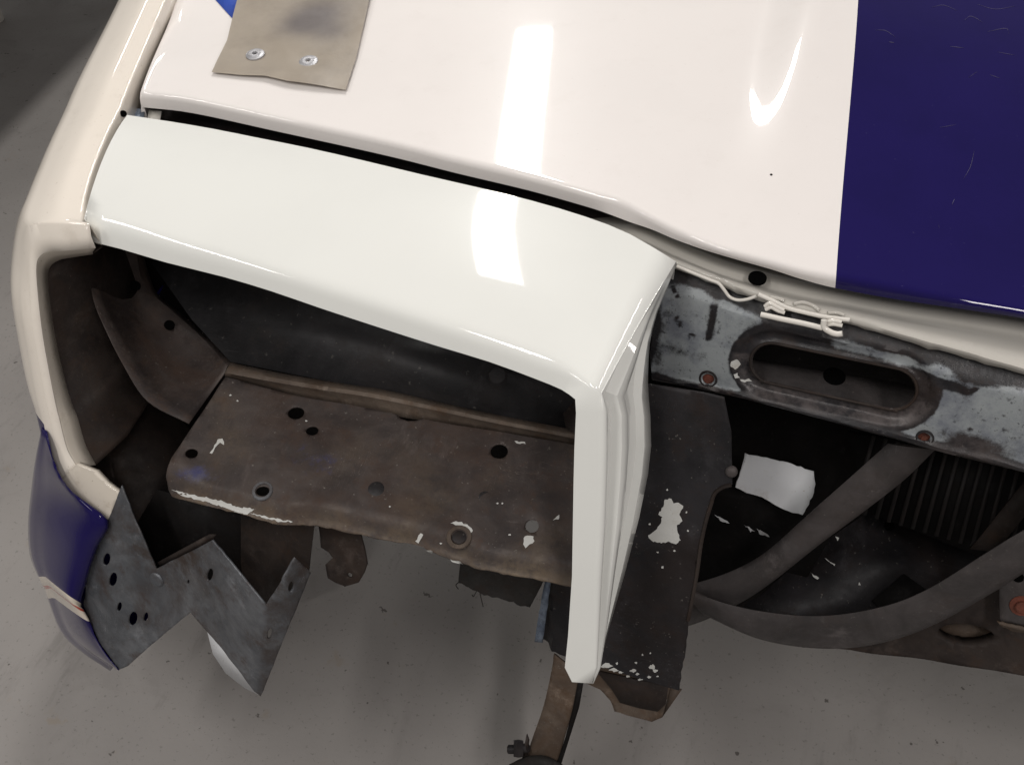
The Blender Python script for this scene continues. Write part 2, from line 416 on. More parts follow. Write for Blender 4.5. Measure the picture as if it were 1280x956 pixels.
# ------------------------------------------------------------------ bonnet
def hood():
    Fr = [(172, 116), (231, 123), (339, 146), (478, 176), (568, 199), (663, 222), (735, 242), (765, 249), (788, 258), (815, 273), (845, 288), (880, 304), (920, 317), (966, 329), (1003, 339), (1045, 347), (1120, 361), (1200, 377), (1280, 391), (1350, 406), (1700, 481), (2150, 580)]
    Bo = [(175, 134), (240, 141.5), (344, 164), (480, 194), (570, 216.5), (662, 238.5), (735, 259), (763, 268.5), (787, 277.5), (815, 287), (843, 299), (879, 312), (919, 324), (965, 337), (1002, 349), (1044, 360), (1119, 374), (1200, 386), (1280, 398), (1350, 412), (1700, 486), (2150, 585)]
    dr = [.019]*7+[.018, .017, .014, .012, .011, .010, .011, .013, .015, .014, .012, .011, .011, .011, .011]
    nv = 44
    HB_ = .028
    def bulge(p, dist):
        return HB_*sm(.128, .202, p[0])*sm(0, .42, dist) - .006*max(0, -p[0]-.1)**2/.1*sm(0, .2, dist)
    E = [TOP.at(*p) for p in Fr]
    B = [TOP.off(-h).at(*p) for p, h in zip(Bo, dr)]
    Rr = []
    for p in Fr:
        tt = (p[0]-172)/(1045-172); hb = HB_*sm(.128, .202, TOP.at(*p)[0])*.98; Rr.append(TOP.off(hb).at(236+tt*(1078-236), -90)-TOP.n*hb)
    n = 6
    Es, Bs, Rs = cr(E, n), cr(B, n), cr(Rr, n)
    stripe_col = 15*n
    cols = []
    for j in range(len(Es)):
        e, b, R = Es[j], Bs[j], Rs[j]
        dirb = (R-e)/np.linalg.norm(R-e)
        rad = .007
        col = []
        for i in range(nv+1):
            tt = 1-i/nv; tt = tt**1.5
            p = e+dirb*rad+(R-e-dirb*rad)*tt; p = p+TOP.n*bulge(p, np.linalg.norm(p-e)); col.append(p)
        dn = b-e; L = np.linalg.norm(dn); dn = dn/L
        for a in (22, 45, 68, 90):
            a = math.radians(a); col.append(e+dirb*rad*(1-math.sin(a))+dn*rad*.9*(1-math.cos(a)))
        col.append(b-dn*.003); col.append(b); col.append(b+dirb*.004+dn*.0015); col.append(b+dirb*.02)
        cols.append(np.array(col))
    # rolled left edge
    inw = np.array([1., .12, 0]); up = TOP.n; rad = .007; base = cols[0]; left = []
    left.append(base - up*.03)
    for a in (90, 65, 40, 18):
        a = math.radians(a); left.append(base+inw*rad*(1-math.sin(a))-up*rad*(1-math.cos(a)))
    base2 = base+inw*rad
    cols = left+[base2]+cols[1:]
    off = len(left)
    G = np.array(cols).transpose(1, 0, 2)
    g = GB(); g.grid(G, lambda i, j: 1 if stripe_col+off <= j < 20*n+off else 0)
    return g.done('bonnet', ['white_hood', 'blue'], th=.0012, sharp=50)
hd = hood()
# short scratches in the blue stripe and the two vinyl-strap marks
sc_par = hd
for i, (pts, w) in enumerate([([(1225, 172), (1221, 190), (1213, 204)], 1.0), ([(1203, 226), (1200, 233)], 1.2), ([(1184, 256), (1185, 260)], 1.6),
        ([(1095, 35), (1108, 36), (1121, 44)], .8), ([(1112, 49), (1119, 50)], 1.2), ([(1165, 8), (1180, 5), (1197, 12)], .7), ([(1206, 24), (1215, 19), (1230, 27)], .9), ([(1235, 38), (1258, 34), (1262, 41)], .9),
        ([(1189, 55), (1206, 57)], .8), ([(1222, 4), (1245, 10), (1270, 6)], .7), ([(1213, 91), (1224, 84)], .7), ([(1240, 88), (1252, 92)], .7), ([(1248, 62), (1270, 66)], .6), ([(1180, 146), (1200, 143)], .5)]):
    w *= .55; vert = abs(pts[0][0]-pts[-1][0]) < 25 and abs(pts[0][1]-pts[-1][1]) > 5
    pts = [tuple(q[:2]) for q in cr([np.array([x, y, 0.]) for x, y in pts], 6)]
    prof_ = [math.sin(math.pi*(k_+.35)/(len(pts)-.3)) for k_ in range(len(pts))]
    A = [(x, y-w*.6*h_) for (x, y), h_ in zip(pts, prof_)]; Bk = [(x, y+w*.6*h_) for (x, y), h_ in list(zip(pts, prof_))[::-1]]
    if vert: A = [(x-w*.6*h_, y) for (x, y), h_ in zip(pts, prof_)]; Bk = [(x+w*.6*h_, y) for (x, y), h_ in list(zip(pts, prof_))[::-1]]
    # sits on the bulged skin: dropped onto it below
    o = sheet('scratch', A+Bk, TOP.off(.03), .0002, ['scratch'], hd)
    o['drop'] = 1

# ------------------------------------------------------------------ nose panel with corner post and embossed side
def nose():
    Gp = [(159, 144), (212, 152), (265, 161), (320, 172), (385, 185), (455, 201), (530, 219), (600, 235), (665, 251), (732, 271), (788, 293), (845, 327)]
    Op = [(105, 273), (150, 284), (207, 301), (280, 321), (358, 344), (420, 363), (495, 387), (565, 410), (626, 430), (680, 449), (718, 466), (752, 492)]
    Ip = [(108, 301), (150, 311), (207, 328), (279, 346), (339, 364), (400, 385), (470, 408), (545, 432), (611, 452), (668, 473), (702, 487), (719, 499)]
    Po = [(756, 514), (756, 560), (755, 600), (753, 660), (750, 720), (748, 790), (746, 834), (740, 854)]
    Pi = [(720, 516), (718, 560), (717, 600), (716, 660), (715, 720), (710, 795), (706, 834), (715, 852)]
    Gs = cr([TOP.off(-.001).at(*p) for p in Gp], 2); Os = cr([TOP.at(*p) for p in Op], 2)
    Is = cr([thruface(TOP.at(*o), *i) for o, i in zip(Op, Ip)], 2)
    n = 9; rows = []
    for i in range(n+1):
        tt = i/n; row = Gs*(1-tt)+Os*tt
        row = row + np.array([0, 0, 1])*(.010*4*tt*(1-tt))*np.linspace(1, .35, len(row))[:, None]
        rows.append(row)
    g = GB()
    back = Gs-TOP.n*.024+np.array([0, -.001, 0])
    def unit(v): return v/np.maximum(np.linalg.norm(v, axis=-1, keepdims=True), 1e-9)
    def arc(Ov, T1, T2, dd, n=6):
        return [(1-q)**2*(Ov+T1*dd)+2*q*(1-q)*Ov+q*q*(Ov+T2*dd) for q in [i/n for i in range(n+1)]]
    ddl = np.minimum(.0125, np.linspace(len(Os)-1, 0, len(Os))*.0028+.0022)[:, None]
    lip = arc(Os, unit(rows[-2]-Os), unit(Is-Os), ddl)
    g.grid([back]+rows[:-1]+lip+[Is, Is-FACE.n*.012])
    # left end turned down
    lc = [r_[0] for r_ in rows]; g.grid([lc, [p+np.array([.001, 0, -.02]) for p in lc]])
    po = np.vstack([Os[-1:], [FACE.at(*p) for p in Po]]); pi = np.vstack([Is[-1:], [FACE.at(*p) for p in Pi]])
    # rounded foot of the post
    bo, bi = po[-1], pi[-1]; mid = FACE.off(-.002).at(721, 857)
    # embossed side
    top = [rows[i][-1] for i in range(0, n+1)]
    frontp = top+list(po[1:])
    bpx = [(846, 331), (838, 350), (829, 372), (821, 392), (815, 412), (811, 430), (809, 448), (808, 466), (808, 482), (809, 496), (811, 520), (812, 556), (808, 592), (797, 646), (780, 712), (759, 785), (748, 832), (742, 853)]
    by = np.interp(range(len(bpx)), [0, 9, 12, 17], [top[0][1]-.002, .10, .05, po[-1][1]+.006])
    backp = [atY(*p, y) for p, y in zip(bpx, by)]
    bk = np.array(backp[n:]); t1 = unit(bk-po); t1[-1] = t1[-2]; t1[-2] = t1[-3]
    ddp = np.full((len(po), 1), .0065); ddp[0] = .0022; ddp[-1] = .003; ddp[-2] = .004
    pa = arc(po, t1, unit(pi-po), ddp)
    g.grid(pa+[pi, pi-FACE.n*.02]); g.grid([[pa[0][-1], pa[3][-1], pa[-1][-1], pi[-1]], [q-FACE.n*.012 for q in (pa[0][-1], pa[3][-1], pa[-1][-1], pi[-1])]])
    frontp = top+list(pa[0][1:])
    prof = [(0, 0), (.03, -.2), (.08, -.95), (.20, -1), (.25, .5), (.29, .7), (.38, .7), (.42, .4), (.46, -.9), (.60, -1), (.79, -1), (.83, .25), (1, .3)]
    side = []
    for k_, (a, b) in enumerate(zip(frontp, backp)):
        tt = k_/(len(frontp)-1)
        nn = np.cross(np.array([0, 0, 1.]), b-a+np.array([0, 1e-5, 0])); nn = nn/np.linalg.norm(nn)
        if nn[0] < 0: nn = -nn
        amp = .0062*sm(.12, .45, tt)*(1-.8*sm(.9, 1., tt))
        side.append([a*(1-s_)+b*s_+nn*amp*h for s_, h in prof])
    gs = GB(); gs.grid(side)
    o = g.done('nose_panel', ['white_nose'], th=.0012, sharp=70)
    s2 = gs.done('embossed_side_panel', ['white_nose'], o, th=.001, sharp=32)
    return o, frontp, backp
NP, side_front, side_back = nose()
sidepl = Plane(side_back[11], np.cross(side_back[6]-side_back[13], side_front[12]-side_back[12]))
# ------------------------------------------------------------------ wing: top, side, headlight rim, blue lower corner
def wing():
    FO = [(107, 281), (78, 279), (52, 279), (34, 285), (25, 303), (24, 340), (30, 390), (40, 450), (49, 500), (56, 530), (63, 570), (72, 602)]
    FD = [(113, 312), (84, 313), (64, 314), (51, 320), (46, 334), (48, 370), (54, 420), (62, 465), (70, 505), (75, 525), (84, 560), (96, 582)]
    FR = [(116, 318), (90, 322), (75, 325), (64, 332), (60, 345), (63, 380), (70, 425), (80, 470), (90, 505), (97, 522), (107, 556), (120, 581)]
    base = TOP.at(60, 279)
    pl = Plane(base, FACE.n)
    fo = np.array([pl.at(*p) for p in FO]); fd = np.array([pl.off(.001).at(*p) for p in FD]); fr = np.array([pl.off(-.022).at(*p) for p in FR])
    fo[0] -= FACE.n*.004; fd[0] -= FACE.n*.008
    fo[3:6] -= FACE.n*np.array([[.004], [.007], [.006]])
    L = [(34, 268), (46, 235), (70, 176), (92, 128), (111, 85), (154, 0), (196, -90)]
    Rr = [(102, 272), (113, 222), (134, 168), (150, 136), (166, 96), (207, 0), (246, -90)]
    top = []
    for l, r_ in zip(L, Rr):
        rp = TOP.at(*r_); lp = TOP.off(-.016).at(*l)
        m1 = TOP.at(r_[0]*.66+l[0]*.34, r_[1]*.66+l[1]*.34)+TOP.n*.004; m2 = TOP.at(r_[0]*.3+l[0]*.7, r_[1]*.3+l[1]*.7)-TOP.n*.002
        top.append([rp, m1, m2, lp])
    first = [fo[0], fo[1], fo[2], fo[3]]
    rows = [first]+top
    g = GB()
    gtop = np.array([cr(list(np.array(rows)[:, j]), 5) for j in range(4)])
    gtop = np.array([cr(gtop[:, i], 5) for i in range(gtop.shape[1])])
    # gap side of the wing top
    r0 = gtop[:, 0]; g.grid([r0-TOP.n*.03+np.array([.002, 0, 0]), r0-TOP.n*.008+np.array([.001, 0, 0])] + [gtop[:, j] for j in range(gtop.shape[1])])
    fos, fds, frs = cr(fo, 5), cr(fd, 5), cr(fr, 5)
    k3 = 15
    Lc = gtop[:, -1]
    side = []
    for i in range(len(Lc)):
        bow = .02
        side.append([Lc[i]+(fos[k]-fos[k3])*np.array([1, 1, 1])+np.array([-bow*math.sin(math.pi*(k-k3)/(len(fos)-1-k3))*min(1, i/8.), 0, 0]) for k in range(k3, len(fos))])
    kb = 9*5-k3
    g.grid(np.array(side).transpose(1, 0, 2), lambda i, j: 1 if i >= kb else 0)
    g.grid([fos, fos*.5+fds*.5+FACE.n*.0015, fds])
    o = g.done('wing', ['white_fender', 'blue'], bev=.005, seg=3, ang=32, th=.001, sharp=179)
    g2 = GB(); g2.grid([fos+FACE.n*.0005, fos*.5+fds*.5+FACE.n*.0025, fds+FACE.n*.0008, (fds*.5+frs*.5)+FACE.n*.002, frs])
    rim = g2.done('headlight_rim', ['white_flange'], o, bev=.003, seg=3, ang=25, th=.001, sharp=179)
    # inner brown return of the rim
    g3 = GB(); g3.grid([frs, frs+np.array([.01, .05, 0]), frs+np.array([.0, .16, 0])]); g3.done('rim_return', ['rustdark'], o, th=.001)
    # lower white lip
    lip = sheet('rim_foot', [(72, 602), (95, 620), (135, 650), (150, 617), (133, 604), (120, 590), (96, 580)], pl.off(.003), .006, ['white_flange'], o, step=.008, bev=0)
    # blue corner
    rowspx = [((57, 528), (72, 603)), ((48, 568), (96, 621)), ((41, 610), (135, 651)), ((37.5, 650), (121, 684)), ((40, 688), (110, 718)), ((50.5, 714), (101, 754)), ((55.6, 725), (104.5, 763)), ((58.4, 729), (106, 765.8)), ((62, 741), (112, 777)), ((78, 783), (122, 800)), ((103, 808), (135, 820)), ((141, 833), (149, 837))]
    bl = []
    for (lx, ly), (rx, ry) in rowspx:
        R_ = pl.off(.006).at(rx, ry)
        y0 = R_[1]
        w = (rx-lx)/100.
        pts = []
        for s_, dy in ((0, 0), (.06, .002), (.3, .010), (.6, .030), (.85, .058), (1, .095)):
            pts.append(atY(rx+(lx-rx)*s_, ry+(ly-ry)*s_-(8*s_*(1-s_)*w*-1), y0+dy*(.35+.65*w)))
        kk = rowspx.index(((lx, ly), (rx, ry)))
        for q_ in range(1, len(pts)): pts[q_] = pts[q_]-(pts[q_]-CAM)/np.linalg.norm(pts[q_]-CAM)*(.040*math.sin(math.pi*min(1, kk/9.))**.65*min(1, q_/2.))
        e = pts[-1]; pts.append(e+np.array([.004, .08, 0])); pts.append(e+np.array([.0, .16, 0])); pts.append(e+np.array([-.01, .75, .0]))
        bl.append(pts)
    nv, nu = 4, 4
    A = np.array(bl)
    cols = [cr(A[:, j], nv) for j in range(A.shape[1])]
    Gd = np.array([cr(np.array(cols)[:, i], nu) for i in range(len(cols[0]))])
    def mt(i, j):
        k_ = i//nv
        return {5: 1, 6: 2, 7: 1}.get(k_, 0)
    g4 = GB(); g4.grid(Gd, mt)
    bc = g4.done('lower_wing', ['blue', 'stripe_cream', 'red'], o, th=.001, sharp=80, label='blue lower corner of the wing with cream and red pinstripe')
    return o, pl
WG, RIM = wing()

# zig-zag bare steel mounting flange below the wing
def zig():
    top = [(152, 612), (172, 660), (195, 711), (230, 692), (265, 675), (298, 715), (332, 756), (350, 727), (370, 697), (389, 715)]
    out = [(152, 607), (171, 655), (195, 711), (230, 693), (265, 675), (298, 715), (332, 756), (351, 727), (369, 697), (389, 715), (357, 793), (326, 870), (318, 864), (281, 815), (238, 765), (190, 805), (160, 832), (148, 837), (122, 800), (104, 755), (110, 715), (122, 682), (135, 650)]
    pl = RIM.off(.004); e1, e2 = pl.frame()
    f0, f1, f2, f3 = [uvof(pl, *p)[0] for p in ((110, 700), (215, 735), (330, 810), (389, 715))]
    def side_of(L_, a, b):
        (x0, y0), (x1, y1) = L_; dx, dy = x1-x0, y1-y0; n_ = math.hypot(dx, dy)
        q = ((a-x0)*dy-(b-y0)*dx)/n_; return q if dy > 0 else -q
    def softplus(x, k=.004): return k*math.log1p(math.exp(min(40, x/k)))
    F1 = [uvof(pl, *p) for p in ((200, 690), (238, 790))]; F2 = [uvof(pl, *p) for p in ((336, 720), (318, 880))]
    def disp(a, b):
        # accordion folds: proud at the outer edge, back at the notch, proud again
        w = .0016*noise.noise((a*30, b*30, 1))+.0008*noise.noise((a*80, b*80, 6))
        d1 = side_of(F1, a, b); d2 = side_of(F2, a, b)
        w += .72*softplus(d1)-1.45*softplus(d2)
        for hx, hy, rr in dimples:
            dd = math.hypot(a-hx, b-hy); w += .0032*math.exp(-(dd/rr)**2)
        return w
    hp = [(133, 699, 4.5, 8), (141, 724, 5, 9), (149, 758, 3, 6), (166, 773, 5.5, 9), (182, 771, 3, 6), (262, 718, 4, 8), (364, 733, 3.5, 7), (337, 792, 2.8, 7), (235, 727, 1.6, 3)]
    dimples = [(*uvof(pl, x-2, y), .011) for x, y, _, _ in hp]+[(*uvof(pl, 147, 685), .008), (*uvof(pl, 269, 732), .008), (*uvof(pl, 300, 767), .007), (*uvof(pl, 334, 805), .006)]
    def attr(a, b):
        d1, d2 = side_of(F1, a, b), side_of(F2, a, b)
        e = uvof(pl, 178, 690); f = uvof(pl, 232, 700)
        return (0., min(1, .6*sm(-.002, .006, d2)+.8*math.exp(-(math.hypot(a-e[0], b-e[1])/.03)**2)+.9*math.exp(-(math.hypot(a-f[0], b-f[1])/.035)**2)+.5*max(0, noise.noise((a*22, b*22, 9)))))
    o = sheet('wing_mounting_flange', rough_poly(out, .5, 8, 3), pl, .0022, ['grey'], WG, [ell(x, y, a, b, 14, .25) for x, y, a, b in hp], .004, disp, attr, alongray=True, sharp=30)
    c = uvof(pl, 199, 722)
    lathe('weld_disc', pl.at(196, 724)+pl.n*.001, pl.n, [(0, .0014), (.008, .0014), (.0095, 0), (.0095, -.003)], 'grey', o)
    e = pl.off(-.012)
    sheet('inner_lip', [(258, 785), (290, 808), (324, 836), (323, 868), (306, 860), (282, 841), (266, 817)], pl.off(-.02), .002, ['white_sheet'], WG)
    # turned edge towards the lower notch
    sheet('turned_edge', [(195, 711), (265, 675), (270, 668), (261, 668), (196, 703)], pl.off(-.008), .002, ['rustdark'], o)
    return o
zig()

# ------------------------------------------------------------------ inside of the headlight bucket
GAPX = (-.80, -.3, 0, .4, 1.1)
BACK = Plane((0, .30, .7), (.05, -1, .15))
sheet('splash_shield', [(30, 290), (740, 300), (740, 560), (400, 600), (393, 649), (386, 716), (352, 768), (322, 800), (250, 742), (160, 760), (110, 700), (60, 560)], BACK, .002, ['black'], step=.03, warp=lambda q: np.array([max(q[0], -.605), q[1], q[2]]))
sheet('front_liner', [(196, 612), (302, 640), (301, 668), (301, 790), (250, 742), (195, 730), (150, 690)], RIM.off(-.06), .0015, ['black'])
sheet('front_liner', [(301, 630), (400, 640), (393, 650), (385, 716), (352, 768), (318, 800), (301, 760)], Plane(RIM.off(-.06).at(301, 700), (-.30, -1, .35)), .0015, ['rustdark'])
# curved inner wing
def inner():
    A = [(116, 300), (114, 345), (118, 375), (131, 408), (155, 456), (185, 501), (236, 529)]
    Bm = [(142, 300), (144, 335), (152, 372), (170, 402), (196, 436), (224, 472), (255, 502)]
    C = [(170, 300), (172, 325), (181, 363), (205, 390), (230, 411), (262, 443), (280, 467)]
    D = [(178, 300), (181, 325), (196, 366), (222, 388), (249, 412), (272, 434), (289, 453)]
    ya = [.16, .13, .10, .08, .06, .04, .03]; yb = [.20, .18, .165, .15, .13, .11, .075]; yc = [.2, .2, .19, .18, .165, .14, .105]; yd = [.215, .215, .205, .195, .18, .155, .12]
    rows = [[atY(*p, y) for p, y in zip(P, Y)] for P, Y in ((A, ya), (Bm, yb), (C, yc), (D, yd))]
    g = GB()
    R = [cr(q, 6) for q in rows]
    n = 6; G = []
    for i in range(n+1): G.append(R[0]*(1-i/n)**2+2*R[1]*(i/n)*(1-i/n)+R[2]*(i/n)**2)
    G.append(R[2]*.5+R[3]*.5+np.array([0, 0, .003])); G.append(R[3])
    g.grid(G)
    o = g.done('inner_wing', ['rust'], th=.0012, sharp=25)
    for x, y, a in ((166, 356, .5), (212, 406, .35)):
        pass
    return o
IW = inner()
for x, y, yy in ((169, 357, .186), (212, 406, .165)):
    c = atY(x, y, yy); n_ = (CAM-c)/np.linalg.norm(CAM-c)
    lathe('bolt_hole_disc', c+n_*.012, n_+np.array([.5, 0, .9]), [(0, 0), (.0062, 0), (.0066, -.0008)], 'hole', IW, 14)
# left dark lobe of the wing inside
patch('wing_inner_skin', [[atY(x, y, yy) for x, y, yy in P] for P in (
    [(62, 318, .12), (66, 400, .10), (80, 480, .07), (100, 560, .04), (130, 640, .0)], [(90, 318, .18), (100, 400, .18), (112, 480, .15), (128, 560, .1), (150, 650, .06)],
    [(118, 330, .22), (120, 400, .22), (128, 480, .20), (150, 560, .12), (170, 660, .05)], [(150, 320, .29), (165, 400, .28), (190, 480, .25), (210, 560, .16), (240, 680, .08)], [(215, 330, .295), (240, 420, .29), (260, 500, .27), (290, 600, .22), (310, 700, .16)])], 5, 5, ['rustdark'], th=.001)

# rusty headlight mounting plate
PL = Plane((-.15, .03, .655), (.02, -.22, 1))
def plate():
    poly = [(283, 470), (340, 486), (400, 499), (440, 505), (495, 517), (500, 523), (510, 527), (522, 526), (532, 521), (560, 528), (640, 541), (724, 556), (724, 729), (690, 722), (650, 715), (600, 706), (577, 698), (540, 684), (520, 676), (470, 667), (440, 661), (392, 650), (345, 649), (300, 637), (250, 625), (218, 616), (207, 610), (202, 601), (203, 590), (215, 571), (248, 522)]
    poly = rough_poly(poly, .8, 7, 5, only=range(12, 24))
    hp = [(370, 516, 10.5, 7.5), (390, 538, 8, 5.5), (239, 566, 8, 6), (328, 613, 8.5, 6), (624, 564, 11, 9), (665, 657, 8.5, 8)]
    cs = [uvof(PL, x, y) for x, y, _, _ in hp]
    edge = [uvof(PL, *p) for p in ((202, 605), (250, 626), (300, 638), (345, 649), (392, 650), (470, 667), (540, 684), (600, 706), (724, 729))]
    def de(a, b):
        return b-np.interp(a, [e[0] for e in edge], [e[1] for e in edge])
    c0 = uvof(PL, 202, 600)
    def disp(a, b):
        w = .0014*noise.noise((a*22, b*22, 0))+.0006*noise.noise((a*70, b*70, 4))
        w += -.012*(1-sm(0, .022, de(a, b)))
        w += -.010*(1-sm(.0, .03, math.hypot(a-c0[0], b-c0[1])))
        for c in cs: w += -.0012*math.exp(-((math.hypot(a-c[0], b-c[1])-.004)/.007)**2)
        return w
    cb, cb2, cb3 = uvof(PL, 245, 592), uvof(PL, 395, 575), uvof(PL, 560, 690)
    def attr(a, b):
        dust_lit = .4*(1-sm(.000, .024, de(a, b)+.012*noise.noise((a*40, 1, 0))))+.5*max(0, noise.noise((a*14, b*14, 5)))
        return (.62*math.exp(-(math.hypot((a-cb[0])/.032, (b-cb[1])/.016))**2)+.42*math.exp(-(math.hypot((a-cb2[0])/.05, (b-cb2[1])/.03))**2)+.0, dust_lit)
    o = sheet('headlight_mounting_plate', poly, PL, .0018, ['rust'], holes=[ell(x, y, a, b, 18, -.1) for x, y, a, b in hp], step=.0055, disp=disp, attr=attr, sharp=50)
    for x, y, R_, m in ((470, 611, .0088, 'dark'), (606, 621, .0072, 'dark'), (574, 671, .0074, 'dark')):
        lathe('plug', PL.at(x, y), PL.n, [(0, .0002), (R_*.9, .0003), (R_, -.0002), (R_, -.003)], m, o)
    lathe('washer_mark', PL.at(574, 671), PL.n, [(.0085, .0006), (.0088, .0010), (.0125, .0010), (.0132, .0002)], 'tan', o)
    lathe('washer_mark', PL.at(328, 613), PL.n, [(.0078, -.0006), (.0080, .0004), (.0108, .0003), (.0115, -.0008)], 'grey', o)
    fl_ = [([(214, 612), (240, 618), (270, 624), (300, 634), (309, 641), (296, 640), (262, 628), (232, 621)], -.0085), ([(290, 633), (318, 636), (309, 643), (293, 640)], -.009), ([(312, 641), (345, 648), (366, 652), (345, 651)], -.010),
           ([(563, 654), (570, 651), (584, 655), (591, 663), (588, 667), (578, 659)], .001), ([(656, 670), (667, 670), (668, 676), (662, 680), (657, 685), (654, 680)], .001),
           ([(262, 566), (268, 556), (272, 549), (278, 548), (280, 556), (275, 553), (270, 558), (265, 567)], .001), ([(519, 676), (526, 666), (529, 668), (523, 679)], -.004), ([(532, 688), (541, 689), (540, 692)], -.010), ([(562, 698), (576, 702), (579, 706), (565, 702)], -.012),
           ([(643, 551), (656, 552), (657, 555), (646, 554)], .001), ([(691, 650), (699, 643), (698, 649)], .001)]
    for i, (p, l) in enumerate(fl_): flake(p, PL, o, lift=l, seed=i)
    for i, (x, y) in enumerate([(288, 494), (297, 501), (383, 526), (622, 629), (628, 629), (637, 668), (551, 679), (487, 633)]):
        flake(blob(x, y, 1.7, 1.1, i), PL, o, seed=40+i, amp=.2)
    return o
PLATE = plate()
def at_plate(p, h): return PL.off(h).at(*p)
T_ = [(288, 453), (350, 466), (420, 478), (480, 487), (560, 505), (640, 522), (724, 538)]
M_ = [(281, 466), (340, 477), (400, 487), (460, 496), (540, 512), (620, 529), (724, 549)]
B_ = [(281, 471), (340, 488), (400, 502), (440, 508), (500, 521), (600, 537), (724, 558)]
g = GB(); g.grid([cr([at_plate(p, h) for p, h in zip(P, H)], 6) for P, H in ((T_, [.016]*7), ([(a[0]*.4+b[0]*.6, a[1]*.4+b[1]*.6) for a, b in zip(T_, M_)], [.021]*7), (M_, [.019]*7), ([(a[0]*.5+b[0]*.5, a[1]*.5+b[1]*.5) for a, b in zip(M_, B_)], [.006]*7), (B_, [-.002]*7))])
g.done('rolled_flange', ['tan'], PLATE, th=.001, sharp=50)
# dark wheelhouse behind the plate
WHP = Plane(at_plate((450, 482), .012), (.02, -.55, 1))
sheet('wheelhouse_panel', [(288, 452), (420, 478), (560, 505), (724, 540), (726, 470), (600, 430), (480, 400), (330, 340), (200, 300), (190, 330), (240, 400)], WHP, .0015, ['wheelhouse'])
lathe('grommet', WHP.at(622, 470), WHP.n, [(0, .002), (.009, .002), (.011, 0), (.011, -.002)], 'dark', PLATE)
sheet('corner_gusset', [(680, 545), (718, 500), (726, 500), (726, 552)], Plane(PL.off(.02).at(718, 540), (-.6, -.6, .5)), .0015, ['rustdark'])
# dark sheet added below the bonnet gap, stands in for the bay's shade
patch('gap_dark_sheet', [[np.array((x if x > -.7 else -.535-.22*y, y, z)) for x in GAPX] for y, z in ((.27, .66), (.29, .815), (.5, .845), (.95, .90))], 4, 4, ['dark'], th=.001)
for px, py, w, h_, m in ((172, 143, 9, 8, 'bluemetal'), (194, 143, 8, 6, 'gap')):
    sheet('gap_bracket', [(px-w, py-h_), (px+w, py-h_+2), (px+w-3, py+h_+4), (px-w-2, py+h_+3)], TOP.off(-.026), .0015, [m])
lathe('bolt_hole_disc', TOP.off(-.0035).at(155, 142), (1, -.3, .6), [(0, 0), (.0035, 0), (.004, -.002)], 'hole', WG, 12)

# hook bracket and torn rubber strip under the plate
HB = RIM.off(-.035)
sheet('hook_bracket', [(396, 640), (455, 650), (450, 664), (456, 690), (459, 705), (455, 716), (448, 728), (431, 733), (420, 728), (410, 722), (407, 705), (416, 697), (411, 690), (401, 684)], HB, .0025, ['rustdark'], holes=[ell(437, 719, 3, 3, 12)], step=.006, disp=lambda a, b: .002*noise.noise((a*40, b*40, 3)))
sheet('rubber_strip', rough_poly([(577, 690), (690, 715), (679, 727), (662, 759), (615, 747), (596, 738), (573, 728)], 1.5, 5, 9, only=(3, 4, 5)), RIM.off(-.12), .004, ['rubber'], step=.008, disp=lambda a, b: .003*noise.noise((a*30, b*30, 3)))
for p in ([(600, 741), (602, 750), (604, 758)], [(596, 738), (592, 745), (590, 743)], [(574, 727), (570, 731), (573, 736)]):
    tube('loose_thread', [RIM.off(-.115).at(*q) for q in p], .0006, 'rubber', n=6)

# ------------------------------------------------------------------ gap lip and radiator support
UPX = [(700, 268), (740, 276), (770, 282), (800, 288), (850, 311), (900, 332), (950, 346), (1000, 358), (1060, 368), (1130, 380), (1200, 389), (1290, 402), (1360, 414), (2150, 592)]
LPX = [(700, 274), (740, 288), (770, 300), (800, 312), (820, 320), (843, 331), (890, 349), (930, 364), (965, 377), (1015, 391), (1063, 401), (1131, 421), (1200, 440), (1290, 466), (1360, 486), (2150, 710)]
def gaplip():
    U = cr([TOP.off(-.036-.04*max(0, 3-i)/3).at(*p) for i, p in enumerate(UPX)], 6)
    Lp = cr([TOP.off(-.030-.02*max(0, 2-i)/2).at(*p) for i, p in enumerate(LPX)], 6)
    k = 40
    def res(P):
        s_ = np.concatenate([[0], np.cumsum(np.linalg.norm(np.diff(P, axis=0), axis=1))]); q = np.linspace(0, s_[-1], k*3)
        return np.array([np.interp(q, s_, P[:, i]) for i in range(3)]).T
    U, Lp = res(U), res(Lp)
    jit = np.array([noise.noise((i*.45, 0, 0))*.0022+noise.noise((i*1.7, 3, 0))*.0012 for i in range(k*3)])
    rows = [U+np.array([0, .06, -.02])]
    for tt, h in ((0, -.004), (.15, -.007), (.3, -.006), (.5, -.001), (.75, .003), (.92, .004)): rows.append(U*(1-tt)+Lp*tt+TOP.n*h)
    e = Lp.copy(); e[:, 1] -= jit; e[:, 2] += jit*.5; rows.append(e+TOP.n*.0022); 
    e2 = e.copy(); e2[:, 2] -= .004+np.abs(jit)*1.5; rows.append(e2)
    g = GB(); g.grid(rows); return g.done('bonnet_landing_panel', ['gap'], th=.0012, sharp=60)
GL = gaplip()
lathe('black_hole_disc', TOP.off(-.0290).at(947, 347), TOP.n, [(0, .0006), (.0086, .0006), (.009, .0002), (.009, -.002)], 'hole', GL, 24)
SL, SR = TOP.off(-.032).at(843, 333), TOP.off(-.032).at(1290, 466)
_n = np.cross(SR-SL, np.array([0, -.30, -1.0])); _n = _n/np.linalg.norm(_n)
if _n[1] > 0: _n = -_n
SUP = Plane(SL, _n)
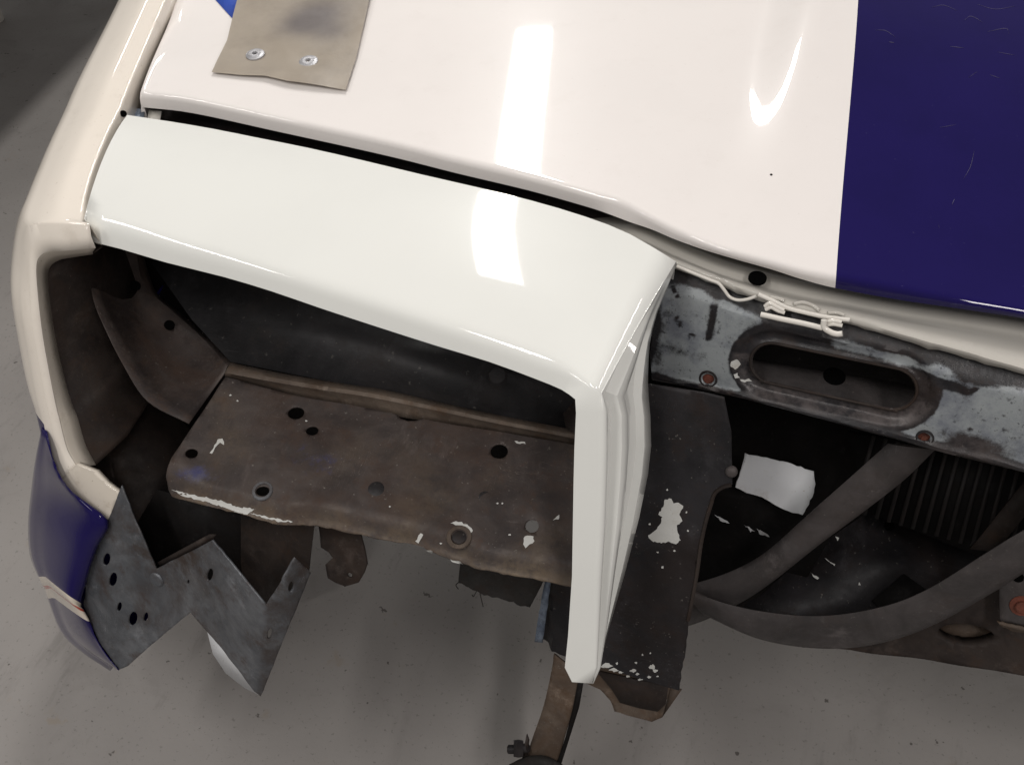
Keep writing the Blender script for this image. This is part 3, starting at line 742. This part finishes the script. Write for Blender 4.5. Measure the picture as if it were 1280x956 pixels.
def support():
    poly = [(843, 331), (890, 347), (930, 362), (1015, 388), (1130, 417), (1290, 460), (1370, 483), (1700, 578), (1700, 705), (1370, 612), (1280, 590), (1185, 567), (1101, 544), (1010, 519), (932, 499), (870, 485), (815, 475), (812, 440), (815, 400), (830, 360)]
    c1, c2 = uvof(SUP, 965, 456), uvof(SUP, 1115, 488)
    ax = (c2-c1)/np.linalg.norm(c2-c1); Ln = np.linalg.norm(c2-c1)
    def sd(a, b):
        q = np.array([a, b])-c1; tt = min(Ln, max(0, q @ ax)); return np.linalg.norm(q-ax*tt)
    R0 = .0215
    per = np.array([-ax[1], ax[0]])
    hole = []
    e1, e2 = SUP.frame()
    def px(p):
        q = SUP.p+e1*p[0]+e2*p[1]-CAM; z = q @ d; return (640+F*(q @ r)/z, 478-F*(q @ u)/z)
    for i in range(13):
        a = math.pi/2+math.pi*i/12; hole.append(px(c1+R0*(ax*math.cos(a)+per*math.sin(a))))
    for i in range(13):
        a = -math.pi/2+math.pi*i/12; hole.append(px(c2+R0*(ax*math.cos(a)+per*math.sin(a))))
    bolts = [(885, 474, 7.5, 6), (1155, 546, 8, 4.5)]
    bc = [uvof(SUP, x, y) for x, y, _, _ in bolts]
    topl = [uvof(SUP, *p) for p in ((815, 322), (843, 332), (930, 364), (1063, 401), (1290, 466), (1370, 490))]
    botl = [uvof(SUP, *p) for p in ((815, 475), (932, 499), (1101, 544), (1280, 590), (1370, 612))]
    def dt(a, b): return np.interp(a, [p[0] for p in topl], [p[1] for p in topl])-b
    def db(a, b): return b-np.interp(a, [p[0] for p in botl], [p[1] for p in botl])
    def disp(a, b):
        s_ = sd(a, b)
        w = -.007*(1-sm(.031, .040, s_)) + .0045*(1-sm(R0, R0+.0045, s_))
        w += .0007*noise.noise((a*25, b*25, 0))
        w += .004*(1-sm(0, .012, db(a, b)))-.004*(1-sm(0, .004, db(a, b)))
        w -= .010*(1-sm(.004, .03, dt(a, b)))
        for c in bc: w -= .0015*(1-sm(.006, .011, math.hypot(a-c[0], b-c[1])))
        return w
    marks = [(uvof(SUP, x0, y0), uvof(SUP, x1, y1), w_, st) for x0, y0, x1, y1, w_, st in ((893, 385, 886, 422, .0045, -.9), (868, 388, 872, 396, .009, -.33), (822, 400, 822, 470, .009, -.45), (838, 438, 880, 446, .008, -.36), (840, 360, 848, 372, .0025, -.8), (846, 398, 851, 408, .0025, -.7), (862, 418, 869, 421, .0025, -.8), (1045, 431, 1178, 468, .007, .85), (905, 385, 945, 398, .006, .7), (1163, 473, 1210, 491, .0042, -1.), (1232, 510, 1233, 511, .002, -.7), (1256, 520, 1257, 521, .002, -.7), (1218, 487, 1219, 488, .002, -.7), (1258, 536, 1257, 538, .0022, -.7), (1212, 535, 1214, 536, .0026, -.7))]
    aL = uvof(SUP, 908, 420)[0]; aR = uvof(SUP, 1180, 540)[0]; a0 = uvof(SUP, 818, 400)[0]
    def attr(a, b):
        s_ = sd(a, b)
        ring = sm(.040, .047, s_)
        band = sm(.012, .026, dt(a, b)+.014*noise.noise((a*18, 3, 0)))
        low = sm(.003, .012, db(a, b))
        leftm = 1-.6*(1-sm(.0, .010, a-a0))
        mid = 1-.75*(sm(0, .01, a-aL)*(1-sm(-.03, .03, a-aR)))*(1-sm(.02, .05, dt(a, b)))
        v = .95*ring*band*low*leftm*mid
        for (L0_, L1_, wd, st) in marks:
            q = np.array([a, b]); ab = L1_-L0_; tt = min(1, max(0, ((q-L0_) @ ab)/(ab @ ab+1e-12)))
            v += st*math.exp(-(np.linalg.norm(q-L0_-ab*tt)/wd)**2)
        v = min(v, 1.0)-.25*max(0, noise.noise((a*30, b*30, 7)))
        low2 = math.exp(-((a-aR-.03)/.035)**2)*(1-sm(.015, .035, db(a, b)))
        v -= .8*low2
        lit_ring = (1-sm(.036, .045, s_))*(1 if b < (c1+(c2-c1)*max(0, min(1, ((np.array([a, b])-c1) @ ax)/Ln)))[1] else .15)  # paler tone painted on the recess's lower half, where it is lit
        return (max(0, v), .75*lit_ring+.5*low2)
    o = sheet('radiator_support', poly, SUP, .0015, ['support'], holes=[hole]+[ell(x, y, a, b, 16, .2) for x, y, a, b in bolts], step=.0045, disp=disp, attr=attr, sharp=50)
    # rolled rim of the oval
    rim = [SUP.p+e1*0]
    pts = []
    for i in range(17):
        a = math.pi/2+math.pi*i/16; pts.append(c1+(R0+.0008)*(ax*math.cos(a)+per*math.sin(a)))
    for i in range(17):
        a = -math.pi/2+math.pi*i/16; pts.append(c2+(R0+.0008)*(ax*math.cos(a)+per*math.sin(a)))
    pts.append(pts[0])
    tube('oval_rim', [SUP.p+e1*p[0]+e2*p[1]-SUP.n*.0035 for p in pts], .0016, 'rustdark', o, n=8, k=3)
    for x, y, w, h_ in ((885, 474, .0078, 0), (1156, 548, .0068, 1)):
        lathe('rusty_bolt', SUP.off(-.0035 if not h_ else -.006).at(x, y), SUP.n, [(0, .0016), (w*.5, .0014), (w*.6, 0), (w*1.3, -.0005)], 'rustred', o, 16)
        lathe('bolt_ring', SUP.off(.0004).at(x, y), SUP.n, [(w*.98, 0), (w*1.0, .0008), (w*1.16, .0008), (w*1.3, -.001)], 'dark', o, 20)
    for i, (p) in enumerate([[(914, 452), (921, 449), (926, 455), (919, 462), (913, 458)], [(925, 474), (936, 473), (942, 477), (931, 478)], [(917, 468), (922, 466), (925, 472), (919, 473)]]): flake(p, SUP, o, lift=-.0055, seed=70+i, amp=1.6)
    return o
SP = support()
# shelf seen through the oval and the dark underside
shelf = [np.array(SL)+np.array([-.02, .01, -.135]), np.array(SR)+np.array([.1, .01, -.135])]
sheet('support_shelf', [(880, 440), (1250, 500), (1230, 562), (1110, 536), (935, 490), (880, 478)], Plane(SUP.off(-.02).at(1040, 520), (0, -.15, 1)), .002, ['tube'], SP, step=.02)
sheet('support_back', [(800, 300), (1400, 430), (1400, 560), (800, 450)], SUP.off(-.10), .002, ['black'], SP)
lathe('black_hole_disc', Plane(SUP.off(-.02).at(1040, 520), (0, -.15, 1)).off(.001).at(1043, 470), (0, -.15, 1), [(0, .0008), (.011, .0008), (.0115, 0), (.0115, -.001)], 'hole', SP, 20)
# peeled bead of sealer and the painted safety-wire clip
FW = SUP.off(.010)
def fw(P, h=.010): return [SUP.off(h).at(*p) for p in P]
WC = tube('sealer_bead', fw([(846, 333), (868, 342), (888, 350), (898, 354), (905, 362), (912, 371), (922, 375), (934, 374), (946, 370)], .009), .0017, 'wire', GL, n=8)
CL = tube('wire_clip', fw([(948, 368), (966, 376), (985, 385), (1008, 391), (1032, 396), (1062, 400)], .014), .0022, 'wire', ROOT, n=10)
tube('clip_leg', fw([(951, 393), (965, 396), (978, 399), (1003, 404), (1028, 410)], .022), .0027, 'wire', CL, n=10)
tube('clip_leg', fw([(1030, 400), (1030, 409), (1038, 415), (1046, 417.5), (1053, 417)], .023), .0028, 'wire', CL, n=10)
for p in ([(956, 383), (962, 379), (970, 383), (980, 388)], [(957, 387), (964, 384), (972, 388), (981, 391)], [(1034, 402), (1042, 401), (1052, 403)], [(1034, 406), (1042, 405), (1053, 407)]):
    tube('clip_coil', fw(p, .016), .0021, 'wire', CL, n=8)
for p in ([(963, 371), (975, 374), (980, 376)], [(992, 380), (1003, 378), (1016, 382), (1024, 388)], [(1035, 391), (1046, 391), (1055, 394)]):
    tube('clip_bump', [TOP.off(-.025).at(*q) for q in p], .002, 'gap', CL, n=8)

# ------------------------------------------------------------------ baffle panel behind the post
BF = FACE.off(-.14)
def baffle():
    poly = [(738, 500), (812, 480), (880, 491), (905, 497), (914, 540), (915, 606), (903, 610), (893, 618), (888, 632), (882, 652), (876, 680), (872, 710), (866, 745), (860, 777), (858, 800), (856, 822), (851, 840), (849, 863), (800, 849), (760, 835), (735, 828), (700, 818), (690, 812), (680, 806), (668, 803), (678, 760), (687, 722), (738, 690)]
    poly = rough_poly(poly, 1.1, 6, 21, only=range(5, 17))
    le = uvof(BF, 688, 735)[0]
    bl = [uvof(BF, *p) for p in ((668, 803), (735, 828), (849, 863))]
    def disp(a, b):
        w = .0018*noise.noise((a*16, b*16, 0))+.0006*noise.noise((a*60, b*60, 0))
        k = uvof(BF, 684, 760); q = (a-k[0])+.16*(b-k[1])
        w += -.010*(1-sm(-.004, .006, q)) + .0025*math.exp(-((q-.007)/.003)**2)
        return w
    o = sheet('baffle_panel', poly, BF, .0018, ['baffle'], step=.006, disp=disp, sharp=50)
    for i, p in enumerate([[(831, 624), (839, 623), (842, 629), (848, 628), (854, 632), (849, 643), (853, 651), (846, 656), (847, 665), (851, 675), (845, 680), (837, 677), (822, 678), (814, 675), (810, 669), (816, 665), (826, 654), (828, 646), (823, 643), (827, 635)]]):
        flake(p, BF, o, seed=i, amp=1.3, step=2.5)
    for i, (x, y) in enumerate([(858, 640), (822, 690), (843, 688), (812, 655), (860, 663), (834, 612)]): flake(blob(x, y, 1.5, 1.3, i+60), BF, o, seed=i+200, amp=.3, step=2)
    rnd = random.Random(4)
    spots = [(758, 832, 7, 3), (768, 837, 6, 2.2), (776, 840, 3, 1.5), (792, 838, 4, 2), (797, 842, 3, 1.5), (815, 833, 3.5, 3), (819, 838, 3, 2), (811, 846, 3, 1.6), (822, 845, 2, 1), (771, 829, 1.5, 2), (795, 828, 1.5, 1.5), (803, 818, 1.2, 1), (813, 816, 1.2, 1), (828, 709, 1.6, 1.8), (785, 845, 3, 1.3), (800, 849, 3, 1.2)]
    for i, (x, y, a, b) in enumerate(spots): flake(blob(x, y, a*1.1, b*1.1, i), BF, o, seed=100+i, amp=.5, step=2)
    # light blue folded edge left of the post
    sheet('folded_edge', rough_poly([(681, 724), (689, 724), (683, 765), (678, 803), (668, 802), (672, 775)], .5, 5, 3), BF.off(.004), .002, ['bluemetal'], o)
    lathe('panel_screw', BF.off(.001).at(914, 590), BF.n, [(0, .003), (.003, .003), (.005, .0018), (.0062, 0), (.0062, -.003)], 'tube', o, 16)
    # rust rim of the torn edge
    tube('rusty_edge', [BF.off(.0005).at(*p) for p in ((914, 606), (903, 609), (893, 617), (888, 632), (882, 652), (876, 680), (872, 710), (866, 745), (860, 775))], .0022, 'rustdark', o, n=6)
    return o
BFO = baffle()
# frame chunk and hanging strap below
FC = FACE.off(-.18)
sheet('frame_horn', rough_poly([(725, 840), (728, 853), (750, 862), (763, 876), (768, 889), (790, 896), (815, 901), (828, 896), (835, 870), (840, 850), (760, 825)], .7, 6, 2), FC, .02, ['tan'], step=.01, disp=lambda a, b: .003*noise.noise((a*25, b*25, 0)))
sheet('frame_horn_web', [(745, 838), (835, 858), (832, 880), (822, 889), (800, 885), (775, 878), (765, 862)], FC.off(.004), .002, ['rustdark'])
sheet('frame_horn_end', [(828, 896), (852, 862), (838, 858)], FC.off(-.004), .002, ['tan'])
ST = FACE.off(-.17)
so = patch('hanging_strap', [[ST.at(*p) for p in P] for P in ([(692, 818), (690, 835), (680, 880), (668, 915), (656, 948), (640, 985)], [(708, 830), (707, 850), (700, 885), (690, 920), (678, 955), (665, 990)], [(724, 835), (722, 856), (716, 885), (706, 920), (695, 958), (684, 990)])], 5, 4, ['tan'], th=.004, bev=.001)
sheet('strap_shadow_side', [(722, 854), (728, 852), (722, 888), (712, 920), (700, 958), (690, 992), (684, 990), (695, 956), (707, 920), (716, 885)], ST.off(.001), .008, ['black'], so)  # shadow side of the strap, painted black
tube('strap_stud', [ST.off(.006).at(*p) for p in ((636, 936), (646, 936), (660, 934))], .006, 'dark', so, n=8)
lathe('strap_nut', ST.off(.006).at(648, 935), r*1.0+np.array([0, 0, -.05]), [(.0, -.006), (.011, -.006), (.012, 0), (.011, .006), (0, .006)], 'dark', so, 6)
sheet('strap_tab', [(658, 918), (661, 926), (658, 950), (652, 950)], ST.off(.008), .003, ['rustdark'], so)
tube('black_hose', [ST.off(.012).at(*p) for p in ((640, 962), (660, 953), (680, 952), (700, 962))], .008, 'rubber', so, n=10)

# ------------------------------------------------------------------ behind the grille opening
Bk = Plane((.3, .33, .55), (0, -1, .25))
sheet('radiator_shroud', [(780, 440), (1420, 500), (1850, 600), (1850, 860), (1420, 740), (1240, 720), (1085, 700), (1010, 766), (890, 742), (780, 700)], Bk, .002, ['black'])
CORE = Plane((.4, .28, .6), (-.1, -1, .3))
core = sheet('radiator_core', [(1060, 540), (1400, 600), (1400, 730), (1237, 700), (1085, 640)], CORE, .004, ['black'])
for i in range(16):
    x = 1090+i*15
    sheet('radiator_fin', [(x, 545+i*3.4), (x+5, 546+i*3.4), (x-22, 640+i*4.4), (x-27, 639+i*4.4)], CORE.off(.004), .003, ['fin'], core)
sheet('core_brace', [(1290, 590), (1325, 590), (1245, 690), (1212, 686), (1222, 676)], CORE.off(.02), .004, ['rustdark'])
sheet('torn_white_panel', rough_poly([(931, 566), (952, 571), (985, 578), (1017, 589), (1019, 605), (1015, 622), (1003, 644), (985, 639), (965, 629), (952, 621), (938, 617), (919, 609), (924, 595), (928, 580)], .9, 5, 8), Plane(Bk.off(.10).at(970, 605), (-.15, -.75, .75)), .0015, ['white_sheet'], step=.008, disp=lambda a, b: .0009*noise.noise((a*30, b*30, 0))-.005*sm(.0, .03, a-uvof(Bk, 985, 600)[0]))
sheet('torn_inner_panel', rough_poly([(893, 618), (915, 606), (938, 617), (965, 629), (1003, 644), (1040, 668), (1010, 720), (960, 755), (905, 762), (868, 750), (872, 710)], 1.2, 5, 18, only=(0, 1, 2, 3, 4)), Bk.off(.085), .002, ['black'])
for i, p in enumerate([[(893, 643), (905, 649), (912, 654), (903, 652)], [(930, 655), (944, 664), (938, 665)], [(945, 660), (957, 666), (962, 671), (950, 668)]]): flake(p, Bk.off(.088), ROOT, 'white_sheet', seed=i, name='paint_flake')
LS = Plane(Bk.off(.05).at(1120, 700), (0, -.55, 1))
def shelf2():
    poly = [(1085, 640), (1140, 662), (1190, 676), (1240, 690), (1200, 730), (1150, 752), (1100, 765), (1040, 788), (945, 778), (893, 766), (950, 745), (1010, 690)]
    o = sheet('lower_radiator_shelf', poly, LS, .003, ['baffle'])
    lathe('black_hole_disc', LS.off(.003).at(1112, 657), LS.n, [(0, .0004), (.006, .0004), (.0064, -.001)], 'hole', o, 16)
    sheet('rubber_mount', [(1091, 750), (1130, 717), (1160, 738), (1150, 752), (1112, 772)], LS.off(.012), .01, ['black'], o, bev=.002)
    for i, p in enumerate([[(1044, 670), (1049, 672), (1047, 676)], [(1012, 715), (1024, 722), (1022, 724)], [(1030, 697), (1044, 705), (1043, 707)], [(1074, 727), (1076, 731), (1073, 731)]]): flake(p, LS.off(.0045), o, 'chip', seed=i+30)
    return o
shelf2()
XM = Plane((.45, .17, .5), (-.05, -1, .5))
xm = sheet('lower_crossmember', [(985, 776), (1060, 785), (1150, 770), (1240, 735), (1400, 760), (1750, 850), (1750, 975), (1400, 880), (1290, 846), (1180, 828), (1063, 812), (1003, 808)], XM, .02, ['rustdark'], holes=[ell(1208, 793, 36, 13, 22, .12)], step=.012, disp=lambda a, b: .003*noise.noise((a*18, b*18, 0)))
sheet('slot_back', [(1165, 775), (1255, 780), (1250, 815), (1170, 810)], XM.off(-.035), .002, ['tan'], xm)
BR = Plane(XM.off(.03).at(1265, 740), (-.1, -1, .45))
br = sheet('end_bracket', [(1248, 700), (1290, 660), (1400, 680), (1400, 800), (1250, 776), (1249, 735)], BR, .004, ['tube'], step=.01, disp=lambda a, b: .001*noise.noise((a*30, b*30, 0)))
lathe('black_hole_disc', BR.off(.0015).at(1273, 722), BR.n, [(0, .0004), (.0055, .0004), (.0058, -.001)], 'hole', br, 16)
lathe('bracket_bolt', BR.off(.001).at(1277, 757), BR.n, [(0, .006), (.006, .006), (.007, .005), (.007, .001), (.012, .0008), (.0125, 0)], 'rustred', br, 18)
sheet('bare_edge', rough_poly([(1246, 776), (1262, 780), (1290, 786), (1290, 792), (1265, 789), (1250, 781)], .8, 4, 2), BR.off(.002), .003, ['tan'], br)
# the two bent bars
def bar(name, up_, lo, y0, y1, mat='tube'):
    A = cr([np.array([*p, 0]) for p in up_], 7)[:, :2]; B = cr([np.array([*p, 0]) for p in lo], 7)[:, :2]
    n = len(A); g = GB(); rows = []
    for i in range(n):
        y = y0+(y1-y0)*i/(n-1); ring = []
        c = atY(*((A[i]+B[i])/2), y)
        for j in range(7):
            tt = j/6; p = atY(*(A[i]*(1-tt)+B[i]*tt), y)
            bow = math.sqrt(max(0, 1-(2*tt-1)**2))
            ring.append(p+np.array([-.15, -.8, .6])*(.007*bow-.004))
        for j in range(6, -1, -1):
            tt = j/6; p = atY(*(A[i]*(1-tt)+B[i]*tt), y); bow = math.sqrt(max(0, 1-(2*tt-1)**2))
            ring.append(p+np.array([.15, .8, -.6])*(.007*bow+.006))
        ring.append(ring[0]); rows.append(ring)
    g.grid(rows); return g.done(name, [mat], sharp=60)
bar('bent_bar', [(1110, 555), (1063, 597), (1010, 644), (958, 690), (918, 713), (875, 728), (840, 735)], [(1170, 562), (1131, 600), (1080, 640), (1026, 680), (950, 739), (890, 772), (840, 790)], .18, .10)
bar('bent_bar', [(1640, 560), (1450, 600), (1330, 640), (1280, 664), (1237, 690), (1161, 737), (1101, 760), (1026, 771), (950, 765), (890, 750), (850, 730)], [(1660, 610), (1460, 650), (1340, 690), (1290, 712), (1248, 738), (1176, 778), (1120, 800), (1063, 811), (1003, 810), (943, 798), (880, 770)], .12, .10)

# ------------------------------------------------------------------ vinyl strap riveted to the bonnet
VN = TOP.off(.004)
def strap():
    poly = [(264, 89), (300, 93), (330, 95), (360, 103), (400, 108), (432, 112), (445, 70), (461, 0), (476, -70), (300, -75), (297, -20), (289, 10), (282, 45)]
    dk = [uvof(VN, 398, 15), uvof(VN, 372, 27), uvof(VN, 415, 38)]
    rv = [uvof(VN, 318, 65), uvof(VN, 385, 75)]
    c0 = uvof(VN, 350, 90); 
    def disp(a, b):
        q = b-c0[1]
        w = .003*sm(0, .25, q)+.0008*noise.noise((a*18, b*18, 0))+.003*max(0, math.sin((a-c0[0])*26+1.))*(1-sm(0, .05, q))
        for c in rv: w -= .002*math.exp(-(math.hypot(a-c[0], b-c[1])/.018)**2)
        return w
    def attr(a, b):
        return min(.75, sum(k*math.exp(-(math.hypot(a-c[0], b-c[1])/s_)**2) for c, s_, k in zip(dk, (.038, .024, .022), (.8, .45, .45))))
    o = sheet('vinyl_strap', poly, VN, 0, ['vinyl'], hd, step=.008, disp=disp, attr=attr, sharp=50, side=-1)
    for x, y in ((318, 65), (385, 75)):
        c = VN.at(x, y)
        lathe('rivet', c+VN.n*.0006, VN.n+np.array([0, -.05, 0]), [(.0030, -.004), (.0030, .0012), (.0034, .0018), (.0068, .0018), (.0074, .0012), (.0104, .0009), (.0114, .0002), (.0115, -.003)], 'zinc', o, 28)
        lathe('rivet_core', c+VN.n*.0006, VN.n, [(0, -.001), (.003, -.001), (.0033, -.002)], 'dark', o, 14)
    return o
strap()
sheet('masking_tape', [(265, -12), (289, 16), (300, -20), (296, -60), (260, -60)], TOP.off(.001), .0004, ['tape'], hd)
lathe('paint_chip', TOP.off(.0).at(963, 223), TOP.n, [(0, .0006), (.0012, .0006), (.0014, 0)], 'black', hd, 8)

# drop scratches, strap and small marks onto the bulged bonnet skin
bpy.context.view_layer.update()
dg = bpy.context.evaluated_depsgraph_get()
he = hd.evaluated_get(dg)
bv = BVHTree.FromObject(hd, dg)
def drop(o, lift):
    for v in o.data.vertices:
        base = TOP.p; h = (np.array(v.co)-base) @ TOP.n
        start = Vector(np.array(v.co)+TOP.n*.2)
        hit = bv.ray_cast(start, Vector(-TOP.n))
        if hit[0] is not None: v.co = hit[0]+Vector(TOP.n)*(lift if lift is not None else h)
for o in list(hd.children):
    if o.name.startswith('scratch'): drop(o, .0003); del o['drop']
    if o.name.startswith(('vinyl_strap', 'masking_tape', 'paint_chip')): drop(o, None)
    for c in o.children: drop(c, None)
